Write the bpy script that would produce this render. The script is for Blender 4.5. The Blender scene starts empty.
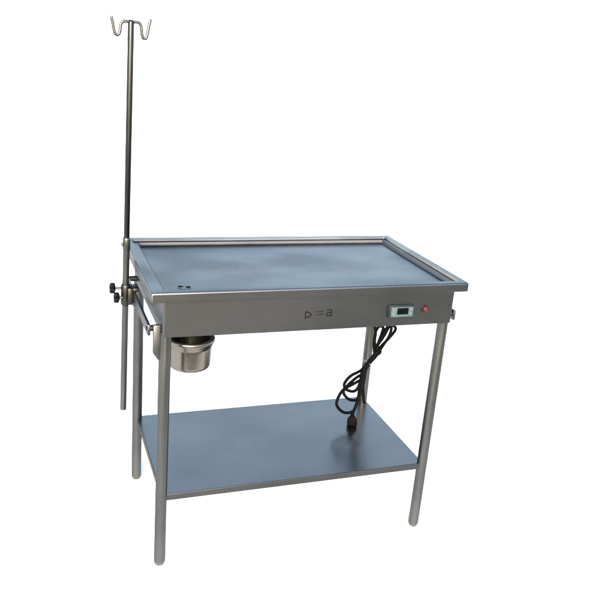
import bpy, bmesh, math, random
from mathutils import Vector, Matrix
random.seed(4)
scene = bpy.context.scene
col = scene.collection

# ------------------------------------------------------------------ camera
cam_data = bpy.data.cameras.new('camera')
cam = bpy.data.objects.new('camera', cam_data)
col.objects.link(cam)
scene.camera = cam
YAW, PITCH, ROLL = -0.367, 0.3203, 0.0841
fw = Vector((math.sin(-YAW)*math.cos(PITCH), math.cos(YAW)*math.cos(PITCH), -math.sin(PITCH)))
r0 = Vector((math.cos(YAW), math.sin(YAW), 0.0))
u0 = r0.cross(fw)
rt = math.cos(ROLL)*r0 + math.sin(ROLL)*u0
up = -math.sin(ROLL)*r0 + math.cos(ROLL)*u0
m = Matrix((rt, up, -fw)).transposed().to_4x4()
m.translation = Vector((-0.7966, -2.1864, 1.5366))
cam.matrix_world = m
cam_data.sensor_fit = 'HORIZONTAL'
cam_data.sensor_width = 36.0
cam_data.lens = 36.0*767.04/600.0
cam_data.clip_start = 0.05
cam_data.clip_end = 500.0

# ------------------------------------------------------------------ light
SUN_EL, SUN_AZ = math.radians(21.0), math.radians(201.0)     # azimuth clockwise from +Y
world = bpy.data.worlds.new('World')
scene.world = world
world.use_nodes = True
wn = world.node_tree
sky = wn.nodes.new('ShaderNodeTexSky')
sky.sky_type = 'NISHITA'
sky.sun_disc = False
sky.sun_elevation = SUN_EL
sky.sun_rotation = SUN_AZ
sky.air_density = 1.0
sky.dust_density = 2.0
sky.ozone_density = 0.3
bg = wn.nodes['Background']
bg.inputs['Strength'].default_value = 0.15
wn.links.new(sky.outputs['Color'], bg.inputs['Color'])
sun_data = bpy.data.lights.new('sun', 'SUN')
sun_data.energy = 1.6
sun_data.angle = math.radians(12.0)
sun_data.color = (1.0, 0.96, 0.90)
sun = bpy.data.objects.new('sun', sun_data)
col.objects.link(sun)
sd = Vector((math.sin(SUN_AZ)*math.cos(SUN_EL), math.cos(SUN_AZ)*math.cos(SUN_EL), math.sin(SUN_EL)))
sun.rotation_euler = sd.to_track_quat('Z', 'Y').to_euler()
sun.location = sd*8
vs = scene.view_settings
vs.view_transform = 'Standard'
vs.look = 'None'
vs.gamma = 1.0
vs.use_curve_mapping = False
vs.exposure = 2.0
BACK_H = 4.8

# ------------------------------------------------------------------ materials
def new_mat(name):
    mt = bpy.data.materials.new(name)
    mt.use_nodes = True
    nt = mt.node_tree
    return mt, nt, nt.nodes['Principled BSDF']

def steel(name, base, rough, stretch=(6, 220, 220), tint=0.10, bump=0.05, smudge=0.0, refl_blotch=0.0, edge=0.6, rvar=0.2):
    """brushed stainless steel: fine streaks along one axis, painted reflection blotches, slight waviness"""
    mt, nt, b = new_mat(name)
    N, L = nt.nodes, nt.links
    tc = N.new('ShaderNodeTexCoord')
    mp = N.new('ShaderNodeMapping'); mp.inputs['Scale'].default_value = stretch
    L.new(tc.outputs['Object'], mp.inputs['Vector'])
    n1 = N.new('ShaderNodeTexNoise'); n1.inputs['Scale'].default_value = 1.0; n1.inputs['Detail'].default_value = 3.0
    L.new(mp.outputs['Vector'], n1.inputs['Vector'])
    n2 = N.new('ShaderNodeTexNoise'); n2.inputs['Scale'].default_value = 7.0; n2.inputs['Detail'].default_value = 4.0
    L.new(tc.outputs['Object'], n2.inputs['Vector'])
    # colour
    mix = N.new('ShaderNodeMix'); mix.data_type = 'RGBA'
    mix.inputs['A'].default_value = tuple(c*(1-tint) for c in base)+(1,)
    mix.inputs['B'].default_value = tuple(min(1, c*(1+tint)) for c in base)+(1,)
    add = N.new('ShaderNodeMath'); add.operation = 'ADD'; add.use_clamp = True
    s1 = N.new('ShaderNodeMath'); s1.operation = 'MULTIPLY'; s1.inputs[1].default_value = 0.5
    s2 = N.new('ShaderNodeMath'); s2.operation = 'MULTIPLY'; s2.inputs[1].default_value = 0.5
    L.new(n1.outputs['Fac'], s1.inputs[0]); L.new(n2.outputs['Fac'], s2.inputs[0])
    L.new(s1.outputs[0], add.inputs[0]); L.new(s2.outputs[0], add.inputs[1])
    L.new(add.outputs[0], mix.inputs['Factor'])
    colour = mix.outputs['Result']
    if refl_blotch:                                     # broad patches painting blurred reflections into the base colour
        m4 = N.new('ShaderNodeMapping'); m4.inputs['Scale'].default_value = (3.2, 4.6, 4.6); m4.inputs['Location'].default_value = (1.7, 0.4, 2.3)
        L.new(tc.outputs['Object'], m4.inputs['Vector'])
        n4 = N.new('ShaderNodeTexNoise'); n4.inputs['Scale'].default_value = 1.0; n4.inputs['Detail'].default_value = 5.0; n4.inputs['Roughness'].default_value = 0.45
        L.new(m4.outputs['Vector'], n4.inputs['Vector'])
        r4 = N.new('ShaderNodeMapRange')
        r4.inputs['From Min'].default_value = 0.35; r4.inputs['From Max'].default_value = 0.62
        r4.inputs['To Min'].default_value = 1.0-refl_blotch; r4.inputs['To Max'].default_value = 1.0+0.25*refl_blotch
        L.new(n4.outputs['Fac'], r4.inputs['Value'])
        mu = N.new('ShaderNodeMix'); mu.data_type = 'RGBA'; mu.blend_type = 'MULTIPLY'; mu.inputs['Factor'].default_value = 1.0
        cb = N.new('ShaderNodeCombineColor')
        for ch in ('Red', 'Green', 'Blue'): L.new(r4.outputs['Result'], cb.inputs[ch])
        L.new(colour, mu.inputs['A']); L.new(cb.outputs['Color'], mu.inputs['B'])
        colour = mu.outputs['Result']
    L.new(colour, b.inputs['Base Color'])
    b.inputs['Metallic'].default_value = 1.0
    b.inputs['Specular Tint'].default_value = (edge, edge, edge, 1)      # reflectance towards grazing angles
    # roughness
    mr = N.new('ShaderNodeMapRange')
    mr.inputs['From Min'].default_value = 0.3; mr.inputs['From Max'].default_value = 0.7
    mr.inputs['To Min'].default_value = rough*(1-rvar); mr.inputs['To Max'].default_value = rough*(1+rvar)
    L.new(add.outputs[0], mr.inputs['Value']); L.new(mr.outputs['Result'], b.inputs['Roughness'])
    # waviness of the sheet + brush lines
    bp = N.new('ShaderNodeBump'); bp.inputs['Strength'].default_value = bump; bp.inputs['Distance'].default_value = 0.0006
    L.new(n1.outputs['Fac'], bp.inputs['Height'])
    if smudge:
        n3 = N.new('ShaderNodeTexNoise'); n3.inputs['Scale'].default_value = 3.2; n3.inputs['Detail'].default_value = 1.0
        L.new(tc.outputs['Object'], n3.inputs['Vector'])
        bp2 = N.new('ShaderNodeBump'); bp2.inputs['Strength'].default_value = smudge; bp2.inputs['Distance'].default_value = 0.02
        L.new(n3.outputs['Fac'], bp2.inputs['Height'])
        L.new(bp2.outputs['Normal'], bp.inputs['Normal'])
    L.new(bp.outputs['Normal'], b.inputs['Normal'])
    return mt

def plain(name, base, rough=0.5, spec=0.5, noise=0.12, scale=60.0, metallic=0.0):
    mt, nt, b = new_mat(name)
    N, L = nt.nodes, nt.links
    tc = N.new('ShaderNodeTexCoord')
    n = N.new('ShaderNodeTexNoise'); n.inputs['Scale'].default_value = scale; n.inputs['Detail'].default_value = 4.0
    L.new(tc.outputs['Object'], n.inputs['Vector'])
    mix = N.new('ShaderNodeMix'); mix.data_type = 'RGBA'
    mix.inputs['A'].default_value = tuple(c*(1-noise) for c in base)+(1,)
    mix.inputs['B'].default_value = tuple(min(1, c*(1+noise)) for c in base)+(1,)
    L.new(n.outputs['Fac'], mix.inputs['Factor'])
    L.new(mix.outputs['Result'], b.inputs['Base Color'])
    b.inputs['Roughness'].default_value = rough
    b.inputs['Specular IOR Level'].default_value = spec
    b.inputs['Metallic'].default_value = metallic
    return mt

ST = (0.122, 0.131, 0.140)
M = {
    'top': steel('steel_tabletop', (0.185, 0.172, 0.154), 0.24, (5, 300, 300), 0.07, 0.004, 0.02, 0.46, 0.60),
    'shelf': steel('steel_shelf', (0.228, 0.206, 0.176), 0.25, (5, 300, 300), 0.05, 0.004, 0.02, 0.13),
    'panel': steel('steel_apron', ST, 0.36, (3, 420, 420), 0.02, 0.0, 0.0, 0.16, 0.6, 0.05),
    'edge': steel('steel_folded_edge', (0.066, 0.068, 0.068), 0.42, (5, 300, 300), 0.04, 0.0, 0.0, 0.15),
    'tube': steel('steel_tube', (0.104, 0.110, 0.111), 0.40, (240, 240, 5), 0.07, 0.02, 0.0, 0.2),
    'pole': steel('steel_pole', (0.040, 0.042, 0.044), 0.36, (240, 240, 5), 0.08, 0.02),
    'highlight': steel('steel_highlight_band', (0.125, 0.122, 0.115), 0.50, (60, 60, 60), 0.06, 0.02),
    'hook': steel('steel_wire', (0.10, 0.104, 0.105), 0.35, (60, 60, 60), 0.06, 0.02),
    'bright': steel('steel_polished', (0.195, 0.18, 0.155), 0.26, (120, 120, 20), 0.06, 0.02),
    'cast': steel('steel_cast', (0.052, 0.052, 0.050), 0.42, (60, 60, 60), 0.15, 0.06),
    'black': plain('black_plastic', (0.0014, 0.0017, 0.0018), 0.55, 0.08),
    'rubber': plain('black_rubber', (0.0009, 0.0009, 0.0010), 0.65, 0.05),
    'grey_cap': plain('grey_plastic', (0.045, 0.046, 0.047), 0.5),
    'bezel': plain('blue_grey_plastic', (0.008, 0.014, 0.019), 0.5, 0.2),
    'face': plain('pale_panel_film', (0.055, 0.080, 0.084), 0.45, 0.2),
    'key': plain('grey_key_plastic', (0.085, 0.105, 0.105), 0.5, 0.2),
    'screen': plain('dark_screen', (0.001, 0.0014, 0.003), 0.3, 0.15),
    'red': plain('red_plastic', (0.075, 0.012, 0.010), 0.4, 0.25),
    'red_ring': plain('dark_red_plastic', (0.012, 0.004, 0.004), 0.5, 0.2),
    'ink': plain('dark_ink', (0.0085, 0.0085, 0.0085), 0.9, 0.0),
    'faint_ink': plain('faint_grey_ink', (0.0115, 0.0115, 0.0115), 0.9, 0.0),
    'tie': plain('pale_tie_wire', (0.12, 0.12, 0.12), 0.4),
    'white': plain('white_backdrop_paper', (0.90, 0.875, 0.83), 0.9, 0.1, 0.01, 3.0),
    'paving': plain('grey_paving', (0.080, 0.079, 0.075), 0.9, 0.2, 0.25, 4.0),
}

# ------------------------------------------------------------------ mesh helpers
def box(bm, lo, hi, bev=0.0, seg=2):
    t = bmesh.new()
    bmesh.ops.create_cube(t, size=1.0)
    for v in t.verts:
        v.co = Vector([lo[i] + (v.co[i]+0.5)*(hi[i]-lo[i]) for i in range(3)])
    if bev:
        bmesh.ops.bevel(t, geom=t.edges[:], offset=bev, segments=seg, affect='EDGES', profile=0.5)
    merge(bm, t)

def merge(bm, t, mat=None):
    if mat is not None:
        t.transform(mat)
    me = bpy.data.meshes.new('tmp'); t.to_mesh(me); t.free()
    bm.from_mesh(me); bpy.data.meshes.remove(me)

def lathe(bm, prof, seg=40, mat=None):
    """prof: (r, z) list; ends at r=0 are closed"""
    t = bmesh.new()
    rings = []
    for r, z in prof:
        if r < 1e-6:
            rings.append([t.verts.new((0, 0, z))])
        else:
            rings.append([t.verts.new((r*math.cos(2*math.pi*k/seg), r*math.sin(2*math.pi*k/seg), z)) for k in range(seg)])
    for a, b in zip(rings, rings[1:]):
        for k in range(seg):
            k2 = (k+1) % seg
            if len(a) == 1 and len(b) == 1: continue
            if len(a) == 1: t.faces.new((a[0], b[k2], b[k]))
            elif len(b) == 1: t.faces.new((a[k], a[k2], b[0]))
            else: t.faces.new((a[k], a[k2], b[k2], b[k]))
    bmesh.ops.recalc_face_normals(t, faces=t.faces[:])
    merge(bm, t, mat)

def spline(pts, n=8):
    P = [Vector(p) for p in pts]
    out = []
    for i in range(len(P)-1):
        p0 = P[i-1] if i else P[0]*2-P[1]
        p1, p2 = P[i], P[i+1]
        p3 = P[i+2] if i+2 < len(P) else P[-1]*2-P[-2]
        for k in range(n):
            t = k/n
            out.append(0.5*((2*p1)+(p2-p0)*t+(2*p0-5*p1+4*p2-p3)*t*t+(3*p1-p0-3*p2+p3)*t**3))
    out.append(P[-1])
    return out

def tube(bm, pts, r, seg=12, cap_round=True):
    """swept round bar along a polyline, parallel-transport frames"""
    P = [Vector(p) for p in pts]
    T = []
    for i in range(len(P)):
        d = (P[min(i+1, len(P)-1)]-P[max(i-1, 0)])
        T.append(d.normalized())
    n = T[0].orthogonal().normalized()
    rings = []
    rows = [(P[i], T[i], r) for i in range(len(P))]
    if cap_round:
        a, b = [], []
        for k in (0.0, 0.5, 0.87):
            c = math.sqrt(1-k*k)
            b.append((P[-1]+T[-1]*r*k*0.7, T[-1], r*c))
            a.append((P[0]-T[0]*r*k*0.7, T[0], r*c))
        rows = a[:0:-1]+rows+b[1:]
    for p, t, rr in rows:
        n = (n-t*n.dot(t)).normalized()
        bn = t.cross(n)
        rings.append([bm.verts.new(p+(n*math.cos(2*math.pi*k/seg)+bn*math.sin(2*math.pi*k/seg))*rr) for k in range(seg)])
    fs = []
    for a, b in zip(rings, rings[1:]):
        for k in range(seg):
            fs.append(bm.faces.new((a[k], a[(k+1) % seg], b[(k+1) % seg], b[k])))
    fs.append(bm.faces.new(rings[0][::-1])); fs.append(bm.faces.new(rings[-1]))
    bmesh.ops.recalc_face_normals(bm, faces=fs)

def round_rect(hx, hy, r, n=5):
    pts = []
    for cx, cy, a0 in ((hx-r, hy-r, 0), (-hx+r, hy-r, 90), (-hx+r, -hy+r, 180), (hx-r, -hy+r, 270)):
        for k in range(n+1):
            a = math.radians(a0+90*k/n)
            pts.append((cx+r*math.cos(a), cy+r*math.sin(a)))
    return pts

def loft(bm, rings, close_start=False, close_end=False, cyclic=False):
    R = [[bm.verts.new(p) for p in ring] for ring in rings]
    pairs = list(zip(R, R[1:]))
    if cyclic: pairs.append((R[-1], R[0]))
    for a, b in pairs:
        n = len(a)
        for k in range(n):
            bm.faces.new((a[k], a[(k+1) % n], b[(k+1) % n], b[k]))
    if close_start: bm.faces.new(R[0][::-1])
    if close_end: bm.faces.new(R[-1])
    bmesh.ops.recalc_face_normals(bm, faces=bm.faces[:])

def obj(name, bm, mat, parent=None, smooth=38.0, loc=None):
    me = bpy.data.meshes.new(name)
    for f in bm.faces: f.smooth = True
    for e in bm.edges:
        if any(f.calc_area() > 0.012 for f in e.link_faces): e.smooth = False      # broad flat faces stay flat
        elif len(e.link_faces) == 2 and e.calc_face_angle(0.0) > math.radians(smooth):
            e.smooth = False
    bm.to_mesh(me); bm.free()
    me.materials.append(M[mat])
    o = bpy.data.objects.new(name, me)
    col.objects.link(o)
    if parent is not None: o.parent = parent
    if loc is not None: o.location = loc
    return o

def thing(name, label, cat, loc=(0, 0, 0)):
    o = bpy.data.objects.new(name, None)
    o.empty_display_size = 0.1
    col.objects.link(o)
    o.location = loc
    o['label'] = label; o['category'] = cat
    return o

def copy_tree(o, parent):
    c = o.copy(); col.objects.link(c); c.parent = parent
    for ch in list(o.children): copy_tree(ch, c)
    return c

B = bmesh.new
RX = lambda a: Matrix.Rotation(math.radians(a), 4, 'X')
RY = lambda a: Matrix.Rotation(math.radians(a), 4, 'Y')
RZ = lambda a: Matrix.Rotation(math.radians(a), 4, 'Z')
T = lambda x, y, z: Matrix.Translation((x, y, z))

# ------------------------------------------------------------------ setting
bm = B()
rows = [(-0.95, 0.0)] + [(y, 0.0) for y in (0.0, 2.0, 5.0, 12.0, 28.0)]
for k in range(1, 13):                       # the paper sweeps up into a low upright backdrop
    a = math.radians(90*k/12)
    rows.append((28.0+2.0*math.sin(a), 2.0*(1-math.cos(a))))
rows.append((30.0, BACK_H))
prof = rows + [(y+0.004 if z > 0.01 else y, z if z > 0.01 else z-0.004) for y, z in reversed(rows)]
loft(bm, [[(x, y, z) for y, z in prof] for x in (-70.0, 70.0)], True, True)
o = obj('backdrop', bm, 'white'); o['kind'] = 'structure'
o.location.z = 0.0
bm = B()
s = 120.0
bm.faces.new([bm.verts.new(p) for p in ((-s, -s, -0.012), (s, -s, -0.012), (s, s, -0.012), (-s, s, -0.012))])
o = obj('ground', bm, 'paving'); o['kind'] = 'structure'  # unseen paving, added to give the steel fronts grey to reflect

# ------------------------------------------------------------------ table
table = thing('operating_table', 'stainless steel examination table with rimmed top, four round legs and a lower shelf', 'table')

TX, TY = 0.48, 0.2845            # outer half size of the top
ZT, ZR = 0.881, 0.8535           # rim top, rim lower edge
def ring(hx, hy, z, r): return [(x, y, z) for x, y in round_rect(hx, hy, r)]
bm = B()
ZF = ZT-0.0165
RG = [ring(TX-0.003, TY-0.003, ZT, 0.004), ring(TX-0.0235, TY-0.0235, ZT, 0.006), ring(TX-0.0255, TY-0.0255, ZT-0.0058, 0.007),
      ring(TX-0.0395, TY-0.0395, ZT-0.0066, 0.009)]
loft(bm, RG)
loft(bm, [ring(TX-0.0445, TY-0.0445, ZT-0.0165, 0.0115)], close_end=True)
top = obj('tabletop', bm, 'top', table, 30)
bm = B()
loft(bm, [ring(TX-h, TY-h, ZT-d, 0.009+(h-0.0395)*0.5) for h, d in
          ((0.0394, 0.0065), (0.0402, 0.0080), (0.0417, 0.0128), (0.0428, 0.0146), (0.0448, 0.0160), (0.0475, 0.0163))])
obj('recess_edge', bm, 'highlight', top, 60)  # painted highlight: separate steel strip added for the bright band along the recess
# turned-down rim with its folded-under edge and the pan underneath
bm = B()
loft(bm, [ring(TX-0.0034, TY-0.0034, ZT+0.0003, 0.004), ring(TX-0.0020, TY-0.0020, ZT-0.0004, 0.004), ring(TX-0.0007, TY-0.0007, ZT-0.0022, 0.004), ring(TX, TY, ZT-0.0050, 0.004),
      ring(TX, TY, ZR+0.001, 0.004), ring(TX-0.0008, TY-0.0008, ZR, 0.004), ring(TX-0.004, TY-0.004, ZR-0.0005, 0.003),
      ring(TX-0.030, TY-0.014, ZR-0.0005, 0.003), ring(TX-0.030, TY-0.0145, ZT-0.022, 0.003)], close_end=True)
obj('rim', bm, 'panel', top, 30)  # same sheet as the top; the difference in light is put into its colour

# drain in the floor of the top
bm = B()
lathe(bm, [(0.0, ZF+0.0006), (0.006, ZF+0.0006), (0.006, ZF+0.0016), (0.0185, ZF+0.0016), (0.020, ZF+0.0004), (0.0205, ZF-0.0005)], 40, T(-0.374, -0.193, 0))
drain = obj('drain', bm, 'top', top)
bm = B()
for s in (-1, 1):
    lathe(bm, [(0.0, ZF+0.0021), (0.0068, ZF+0.0021), (0.0072, ZF+0.0010)], 20, T(-0.374+s*0.0105, -0.193-s*0.0035, 0) @ RZ(0))
obj('drain_hole', bm, 'ink', drain)  # dark discs on the plate, painting the shade inside the holes

# apron box
AX, AY, ZA = 0.4447, 0.2686, 0.7472
bm = B()
def rr(hx, hy, z, r=0.005): return [(x, y, z) for x, y in round_rect(hx, hy, r, 4)]
loft(bm, [rr(AX, AY, ZR-0.0010), rr(AX, AY, ZA+0.001), rr(AX-0.001, AY-0.001, ZA), rr(AX-0.018, AY-0.018, ZA), rr(AX-0.019, AY-0.019, ZA+0.001), rr(AX-0.019, AY-0.019, ZA+0.012)], close_end=True)
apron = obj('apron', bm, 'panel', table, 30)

# printed marks on the apron front: an open pointed D, two short bars, a small square character
bm = B()
YF = -AY
def bar(bm, x0, z0, x1, z1, w, y=None, d=0.0008):
    a, b = Vector((x0, 0, z0)), Vector((x1, 0, z1))
    t = (b-a).normalized(); n = Vector((-t.z, 0, t.x))*w/2
    pts = [a-t*w*0.3-n, b+t*w*0.3-n, b+t*w*0.3+n, a-t*w*0.3+n]
    yy = YF-d if y is None else y
    fv = [bm.verts.new((p.x, yy, p.z)) for p in pts]
    bv = [bm.verts.new((p.x, YF+0.002, p.z)) for p in pts]
    fs = [bm.faces.new(fv), bm.faces.new(bv[::-1])]
    for k in range(4): fs.append(bm.faces.new((fv[k], bv[k], bv[(k+1) % 4], fv[(k+1) % 4])))
    bmesh.ops.recalc_face_normals(bm, faces=fs)
D = [(-0.0375, 0.7860), (-0.0375, 0.8055), (-0.0285, 0.8030), (-0.0190, 0.7955), (-0.0255, 0.7900), (-0.0375, 0.7860)]
for k, (p, q) in enumerate(zip(D, D[1:])): bar(bm, *p, *q, 0.0031, d=0.0008+0.00007*k)
obj('printed_mark', bm, 'ink', apron)
bm = B()
S0 = [((0.0285, 0.8080), (0.0400, 0.8088)), ((0.0425, 0.8075), (0.0425, 0.7890)), ((0.0300, 0.7998), (0.0425, 0.8003)),
      ((0.0280, 0.7980), (0.0280, 0.7912)), ((0.0290, 0.7898), (0.0425, 0.7902))]
for k, (p, q) in enumerate(S0): bar(bm, *p, *q, 0.0030, d=0.0008+0.00007*k)
obj('printed_mark', bm, 'ink', apron)
bm = B()
bar(bm, -0.0060, 0.8035, 0.0160, 0.8040, 0.0022)
bar(bm, -0.0060, 0.7945, 0.0180, 0.7950, 0.0020)
obj('printed_line', bm, 'faint_ink', apron)

# control panel: bezel, pale face, black display, two side keys
panel = None
bm = B()
box(bm, (0.2215, YF-0.010, 0.7770), (0.3065, YF+0.002, 0.8165), 0.003, 2)
panel = obj('control_panel', bm, 'bezel', table)
bm = B(); box(bm, (0.2290, YF-0.0125, 0.7800), (0.3020, YF-0.009, 0.8105), 0.0012, 2)
face = obj('panel_face', bm, 'face', panel)
bm = B(); box(bm, (0.2480, YF-0.0142, 0.7880), (0.2850, YF-0.0115, 0.8080), 0.0008, 1)
obj('display', bm, 'screen', panel)
for x in (0.2375, 0.2925):
    for z in (0.8030, 0.7900):
        bm = B(); box(bm, (x-0.0042, YF-0.0140, z-0.0032), (x+0.0042, YF-0.0115, z+0.0032), 0.0010, 2)
        obj('key', bm, 'key', panel)
# red push button
bm = B()
lathe(bm, [(0.0, 0.004), (0.0105, 0.004), (0.0115, 0.003), (0.0115, -0.002)], 32, T(0.3460, YF, 0.7985) @ RX(90))
btn = obj('power_button', bm, 'red_ring', table)
bm = B()
lathe(bm, [(0.0, 0.010), (0.004, 0.0098), (0.0066, 0.0085), (0.0074, 0.006), (0.0074, 0.003)], 28, T(0.3465, YF, 0.7985) @ RX(90))
obj('button_cap', bm, 'red', btn)

# legs
LX, LY, LR = 0.4326, 0.2435, 0.0168
bm = B()
lathe(bm, [(LR-0.004, 0.012), (LR-0.0008, 0.012), (LR, 0.0130), (LR, ZA+0.010)], 40)
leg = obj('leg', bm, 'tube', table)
bm = B()
lathe(bm, [(0.0, 0.0), (0.0120, 0.0), (0.0132, 0.0010), (0.0135, 0.0035), (0.0145, 0.0042), (0.0158, 0.0075), (0.0159, 0.0135), (0.0130, 0.0145)], 36)
obj('foot', bm, 'grey_cap', leg)
leg.location = (-LX, -LY, 0)
for x, y in ((LX, -LY), (-LX, LY), (LX, LY)):
    c = copy_tree(leg, table)
    c.location = (x, y, 0)
bm = B()   # bracket plate welded to the outside of the front corner leg
pl = [(-0.0335, 0.030), (-0.0130, 0.030), (-0.0130, -0.001), (0.0, -0.001), (0.0, -0.078), (-0.015, -0.078), (-0.0215, -0.070), (-0.0320, -0.054), (-0.0335, -0.050)]
fr = [bm.verts.new((x, -0.006, ZA+z)) for x, z in pl]
bk = [bm.verts.new((x, 0.006, ZA+z)) for x, z in pl]
bm.faces.new(fr); bm.faces.new(bk[::-1])
for k in range(9): bm.faces.new((fr[k], bk[k], bk[(k+1) % 9], fr[(k+1) % 9]))
bmesh.ops.recalc_face_normals(bm, faces=bm.faces[:])
bmesh.ops.bevel(bm, geom=bm.edges[:], offset=0.0025, segments=2, affect='EDGES', profile=0.5)
obj('bracket', bm, 'panel', leg)

# lower shelf: pan with folded edges, corners notched round the legs
SX, SY, ZS = 0.4330, 0.2510, 0.2443
bm = B()
loft(bm, [rr(SX-0.0022, SY-0.0022, ZS-0.006, 0.003), rr(SX-0.0022, SY-0.0022, ZS-0.0002, 0.003)], close_start=True, close_end=True)
shelf = obj('shelf', bm, 'shelf', table, 30)
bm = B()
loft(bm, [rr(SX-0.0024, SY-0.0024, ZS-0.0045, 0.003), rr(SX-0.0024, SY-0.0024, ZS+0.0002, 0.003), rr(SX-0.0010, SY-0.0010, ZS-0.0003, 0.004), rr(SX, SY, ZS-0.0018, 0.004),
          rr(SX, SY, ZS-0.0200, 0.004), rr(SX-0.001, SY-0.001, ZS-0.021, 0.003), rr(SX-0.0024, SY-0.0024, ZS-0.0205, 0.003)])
obj('folded_edge', bm, 'edge', shelf, 30)  # same sheet as the shelf; shade is put into its darker colour

# accessory rails along both short sides
for s in (-1, 1):
    x = s*(AX+0.031)
    bm = B(); box(bm, (x-0.004, -0.236, 0.7430), (x+0.004, 0.236, 0.7740), 0.0012, 2)
    rail = obj('side_rail', bm, 'panel', table)
    for y in (-0.222, 0.222):
        bm = B()
        lathe(bm, [(0.0088, -0.002), (0.0088, 0.027)], 24, T(s*AX, y, 0.7600) @ RY(90*s))
        lathe(bm, [(0.0, 0.0378), (0.0050, 0.0378), (0.0064, 0.0362), (0.0064, 0.0345)], 6, T(s*AX, y, 0.7600) @ RY(90*s))
        obj('standoff', bm, 'cast', rail)

# ------------------------------------------------------------------ drip bucket under the drain
bucket = thing('bucket', 'small round stainless steel bucket hung under the drain corner of the table', 'bucket', (-0.340, -0.140, 0.603))
bm = B()
H = 0.092
lathe(bm, [(0.0, 0.0), (0.050, 0.0), (0.0565, 0.002), (0.0600, 0.0065), (0.0610, 0.012), (0.0625, H-0.034), (0.0632, H-0.030), (0.0632, H-0.012),
           (0.0612, H-0.012), (0.0605, H-0.034), (0.0590, 0.012), (0.055, 0.004), (0.0, 0.0025)], 56)
obj('body', bm, 'bright', bucket)
bm = B()
lathe(bm, [(0.0634, H-0.026), (0.0660, H-0.022), (0.0690, H-0.012), (0.0720, H-0.008), (0.0730, H-0.004), (0.0715, H), (0.060, H), (0.060, H-0.012), (0.0634, H-0.026)], 56)
obj('rim', bm, 'bright', bucket)
for sx in (-1, 1):
    bm = B()
    box(bm, (sx*0.0655-0.0015, -0.008, H-0.020), (sx*0.0655+0.0015, 0.008, ZA-0.603+0.004), 0.0006, 1)
    obj('hanger', bm, 'cast', bucket)
bm = B()
lathe(bm, [(0.0, 0.0035), (0.003, 0.003), (0.0045, 0.0)], 16, T(-0.0225, -0.0588, H-0.037) @ RZ(-21) @ RX(90))
obj('rivet', bm, 'bright', bucket)

# ------------------------------------------------------------------ drip pole
pole = thing('drip_pole', 'tall thin steel drip pole with two bent hooks, clamped to the side of the table', 'drip pole', (-0.5, 0.0955, 0.357))
PB, PT = Vector((0, 0, 0)), Vector((0.0, -0.0960, 1.190))
PA = lambda t: PB.lerp(PT, t)
zt = lambda z: (z-0.357)/1.190
bm = B(); tube(bm, [PA(0), PA(zt(0.93)*0.5), PA(zt(0.935))], 0.0098, 24, False)
lower = obj('lower_tube', bm, 'tube', pole)
bm = B(); tube(bm, [PA(zt(0.93)), PA(zt(1.2)), PA(1.0)], 0.0085, 24, True)
obj('upper_tube', bm, 'pole', pole)
bm = B(); tube(bm, [PA(zt(0.908)), PA(zt(0.9405))], 0.0112, 24, True)
ct = PA(zt(0.924))
lathe(bm, [(0.0, 0.0155), (0.0040, 0.0155), (0.0052, 0.0140), (0.0052, 0.006)], 16, T(*ct) @ RZ(20) @ RY(-90))
obj('collar', bm, 'tube', pole)
# hooks: a bent wire each side of the pole top
wz = PT.z
for s in (-1, 1):
    k = 1.0 if s < 0 else 1.12
    pts = [(0, 0, 0.0), (s*0.014, 0, 0.0005), (s*0.0215, 0, -0.001), (s*0.0262, 0, -0.008), (s*0.0282, 0, -0.022), (s*0.0310, 0, -0.0325*k), (s*0.0365, 0, -0.0355*k),
           (s*0.0415, 0, -0.0320*k), (s*0.0445, 0, -0.022), (s*0.0475, 0, -0.006), (s*0.0510, 0, 0.0085)]
    bm = B(); tube(bm, spline([(x, PT.y, wz+z) for x, y, z in pts], 6), 0.0043, 12, True)
    obj('hook', bm, 'hook', pole)
# clamp on the rail: jaw round the rail, boss round the pole, lower jaw
cy = PA(zt(0.77)).y
z0 = -0.357
bm = B()
box(bm, (0.004, cy-0.026, 0.735+z0), (0.0195, cy+0.026, 0.788+z0), 0.003, 2)
box(bm, (0.0190, cy-0.0255, 0.7765+z0), (0.0375, cy+0.0255, 0.7875+z0), 0.002, 2)
box(bm, (0.0190, cy-0.0255, 0.7300+z0), (0.0340, cy+0.0255, 0.7405+z0), 0.002, 2)
tube(bm, [PA(zt(0.733)), PA(zt(0.790))], 0.0140, 24, True)
clamp = obj('clamp', bm, 'cast', pole)
def knob(y, z, x):
    bm = B()
    t = bmesh.new()
    n = 48
    prof = [(0.55, 0.0), (0.8, 0.001), (1.0, 0.004), (1.0, 0.013), (0.85, 0.0165), (0.4, 0.0175)]
    rings = []
    for f, h in prof:
        rings.append([((0.0145+0.0032*math.cos(4*2*math.pi*k/n+0.6))*f*math.cos(2*math.pi*k/n), (0.0145+0.0032*math.cos(4*2*math.pi*k/n+0.6))*f*math.sin(2*math.pi*k/n), h) for k in range(n)])
    loft(t, rings, True, True)
    merge(bm, t, T(x, y, z) @ RY(-90))
    ko = obj('knob', bm, 'black', pole)
    bm = B()
    lathe(bm, [(0.0, 0.0), (0.0042, 0.0), (0.0042, abs(x)-0.010), (0.0, abs(x)-0.010)], 16, T(x, y, z) @ RY(90))
    obj('screw', bm, 'bright', ko)
knob(cy+0.006, 0.781+z0, -0.030)
knob(cy-0.008, 0.755+z0, -0.019)

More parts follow.
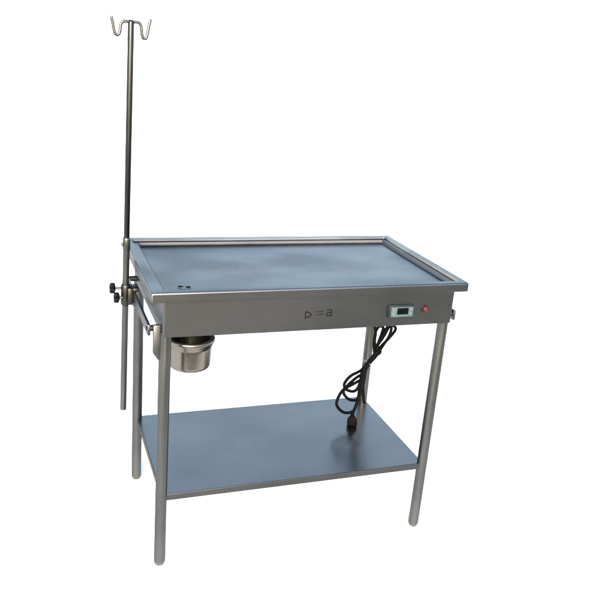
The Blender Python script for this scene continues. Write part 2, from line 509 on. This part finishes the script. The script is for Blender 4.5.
# ------------------------------------------------------------------ power cord
PATHS = {
'l1': [[0.3937, 0.1399, 0.5941], [0.3971, 0.1306, 0.5615], [0.393, 0.1212, 0.5293], [0.4001, 0.1119, 0.4964]] ,
'loop1': [[0.3938, 0.0981, 0.4954], [0.4032, 0.1092, 0.5336], [0.4244, 0.1186, 0.5648], [0.4411, 0.1245, 0.5846], [0.4546, 0.1234, 0.58], [0.4453, 0.1148, 0.5506], [0.4202, 0.1055, 0.5196], [0.3975, 0.0971, 0.4919]] ,
'loop2': [[0.4032, 0.1202, 0.4781], [0.4216, 0.1277, 0.5031], [0.4582, 0.137, 0.5338], [0.4844, 0.1453, 0.562], [0.4753, 0.1493, 0.5763], [0.4585, 0.1481, 0.5732], [0.437, 0.1388, 0.5415], [0.4065, 0.1277, 0.5041], [0.4018, 0.1221, 0.4847]] ,
'loop3': [[0.3946, 0.1141, 0.4886], [0.392, 0.1234, 0.5213], [0.3991, 0.1346, 0.5599], [0.4121, 0.1401, 0.5787], [0.4293, 0.1398, 0.5765], [0.4254, 0.1346, 0.5584], [0.4085, 0.1234, 0.5203], [0.3991, 0.1141, 0.4883]] ,
'b1': [[0.3959, 0.1039, 0.5], [0.3823, 0.0987, 0.4828], [0.3621, 0.0928, 0.4635], [0.3448, 0.0863, 0.4421], [0.337, 0.0779, 0.4137], [0.3337, 0.0686, 0.3816], [0.3274, 0.0593, 0.3499]] ,
'b2': [[0.4102, 0.1181, 0.4859], [0.3965, 0.1134, 0.4704], [0.3754, 0.1078, 0.4523], [0.3602, 0.1013, 0.4306], [0.3539, 0.092, 0.3985], [0.3491, 0.0827, 0.3663], [0.3515, 0.0682, 0.3152]] ,
'b3': [[0.3953, 0.1081, 0.4911], [0.3802, 0.104, 0.4778], [0.3599, 0.0978, 0.4578], [0.3426, 0.0913, 0.4364], [0.3348, 0.082, 0.4046], [0.3292, 0.0727, 0.3727], [0.3228, 0.0615, 0.3344], [0.3038, 0.0485, 0.2908], [0.2984, 0.0429, 0.2719]] ,
'b4': [[0.4114, 0.1268, 0.4851], [0.3977, 0.122, 0.4689], [0.3765, 0.1164, 0.4507], [0.3613, 0.1097, 0.4283], [0.3535, 0.1009, 0.3981], [0.3487, 0.0926, 0.3691], [0.3433, 0.087, 0.3499]] ,
'll1': [[0.3535, 0.088, 0.4553], [0.3312, 0.0824, 0.4376], [0.2907, 0.0768, 0.4213], [0.2671, 0.0694, 0.3976], [0.2719, 0.0638, 0.3781], [0.2972, 0.0615, 0.3682], [0.3156, 0.0638, 0.3744], [0.3307, 0.0722, 0.4022], [0.3459, 0.0824, 0.4365]] ,
'll2': [[0.3501, 0.0956, 0.4192], [0.3203, 0.0909, 0.4053], [0.287, 0.0835, 0.3821], [0.2699, 0.077, 0.361], [0.2863, 0.0705, 0.3369], [0.312, 0.0686, 0.3282], [0.3269, 0.0714, 0.3366], [0.3385, 0.0826, 0.3747], [0.3515, 0.0937, 0.4126]] ,
'll3': [[0.3412, 0.08, 0.405], [0.3005, 0.0744, 0.3889], [0.2638, 0.0688, 0.3727], [0.2416, 0.0595, 0.3426], [0.2398, 0.053, 0.3204], [0.2591, 0.0474, 0.2993], [0.2845, 0.0461, 0.2924], [0.3067, 0.0493, 0.3013], [0.3218, 0.0595, 0.3355], [0.3357, 0.0726, 0.3796], [0.3434, 0.08, 0.4049]] ,

}
cord = thing('power_cord', 'coiled black power cord tied in a bundle, hanging from the table above the shelf', 'power cord', (0.395, 0.14, 0.745))
off = Vector((0.395, 0.14, 0.745))
bm = B()
PATHS['l1'] = [[0.392, 0.150, 0.7565], [0.391, 0.147, 0.68]] + PATHS['l1']
for k in ('b1', 'b2', 'b4'):                    # the bundle is doubled back on itself
    PATHS[k+'x'] = [[x-0.004, y-0.009, z+0.003] for x, y, z in PATHS[k][:5]]
for k, p in PATHS.items():
    tube(bm, [q-off for q in spline(p, 7)], 0.0053, 10, True)
obj('cable', bm, 'rubber', cord)
bm = B()
P0, P1 = Vector((0.2984, 0.0430, 0.2880))-off, Vector((0.2995, 0.0385, 0.2462))-off
d = (P1-P0).normalized()
q = d.to_track_quat('Z', 'Y').to_matrix().to_4x4(); q.translation = P0
q = q @ RZ(25)
Lp = (P1-P0).length
lathe(bm, [(0.0, -0.012), (0.0062, -0.012), (0.0066, -0.007), (0.0058, -0.006), (0.0058, -0.004), (0.0070, -0.003), (0.0070, 0.001), (0.0062, 0.002), (0.0062, 0.004), (0.0078, 0.005), (0.0078, 0.010)], 20, q)
t = bmesh.new()
loft(t, [[(x, y, z) for x, y in round_rect(hx, hy, r, 4)] for hx, hy, r, z in
         ((0.0070, 0.0060, 0.004, 0.008), (0.0105, 0.0085, 0.004, 0.011), (0.0150, 0.0110, 0.004, 0.018), (0.0165, 0.0120, 0.004, 0.030), (0.0165, 0.0120, 0.004, Lp-0.0015), (0.0155, 0.0110, 0.003, Lp))], True, True)
merge(bm, t, q)
obj('plug', bm, 'rubber', cord)
bm = B()
c0 = Vector((0.3595, 0.1000, 0.4588))-off
ax = (Vector(PATHS['b1'][3])-Vector(PATHS['b1'][1])).normalized()
q = ax.to_track_quat('Z', 'Y').to_matrix().to_4x4(); q.translation = c0
t = bmesh.new()
n = 36
ringpts = []
for k in range(n):
    a = 2*math.pi*k/n
    ringpts.append(q @ Vector((0.0178*math.cos(a)-0.0015, 0.0215*math.sin(a)-0.0035, 0)))
tube(bm, ringpts+[ringpts[0]], 0.0014, 8, False)
obj('cable_tie', bm, 'tie', cord)
bm = B()
c1 = Vector((0.4035, 0.1120, 0.4960))-off
q2 = ax.to_track_quat('Z', 'Y').to_matrix().to_4x4(); q2.translation = c1
lathe(bm, [(0.0, -0.016), (0.010, -0.014), (0.0165, -0.004), (0.0165, 0.006), (0.010, 0.015), (0.0, 0.017)], 14, q2)
obj('cable_knot', bm, 'rubber', cord)
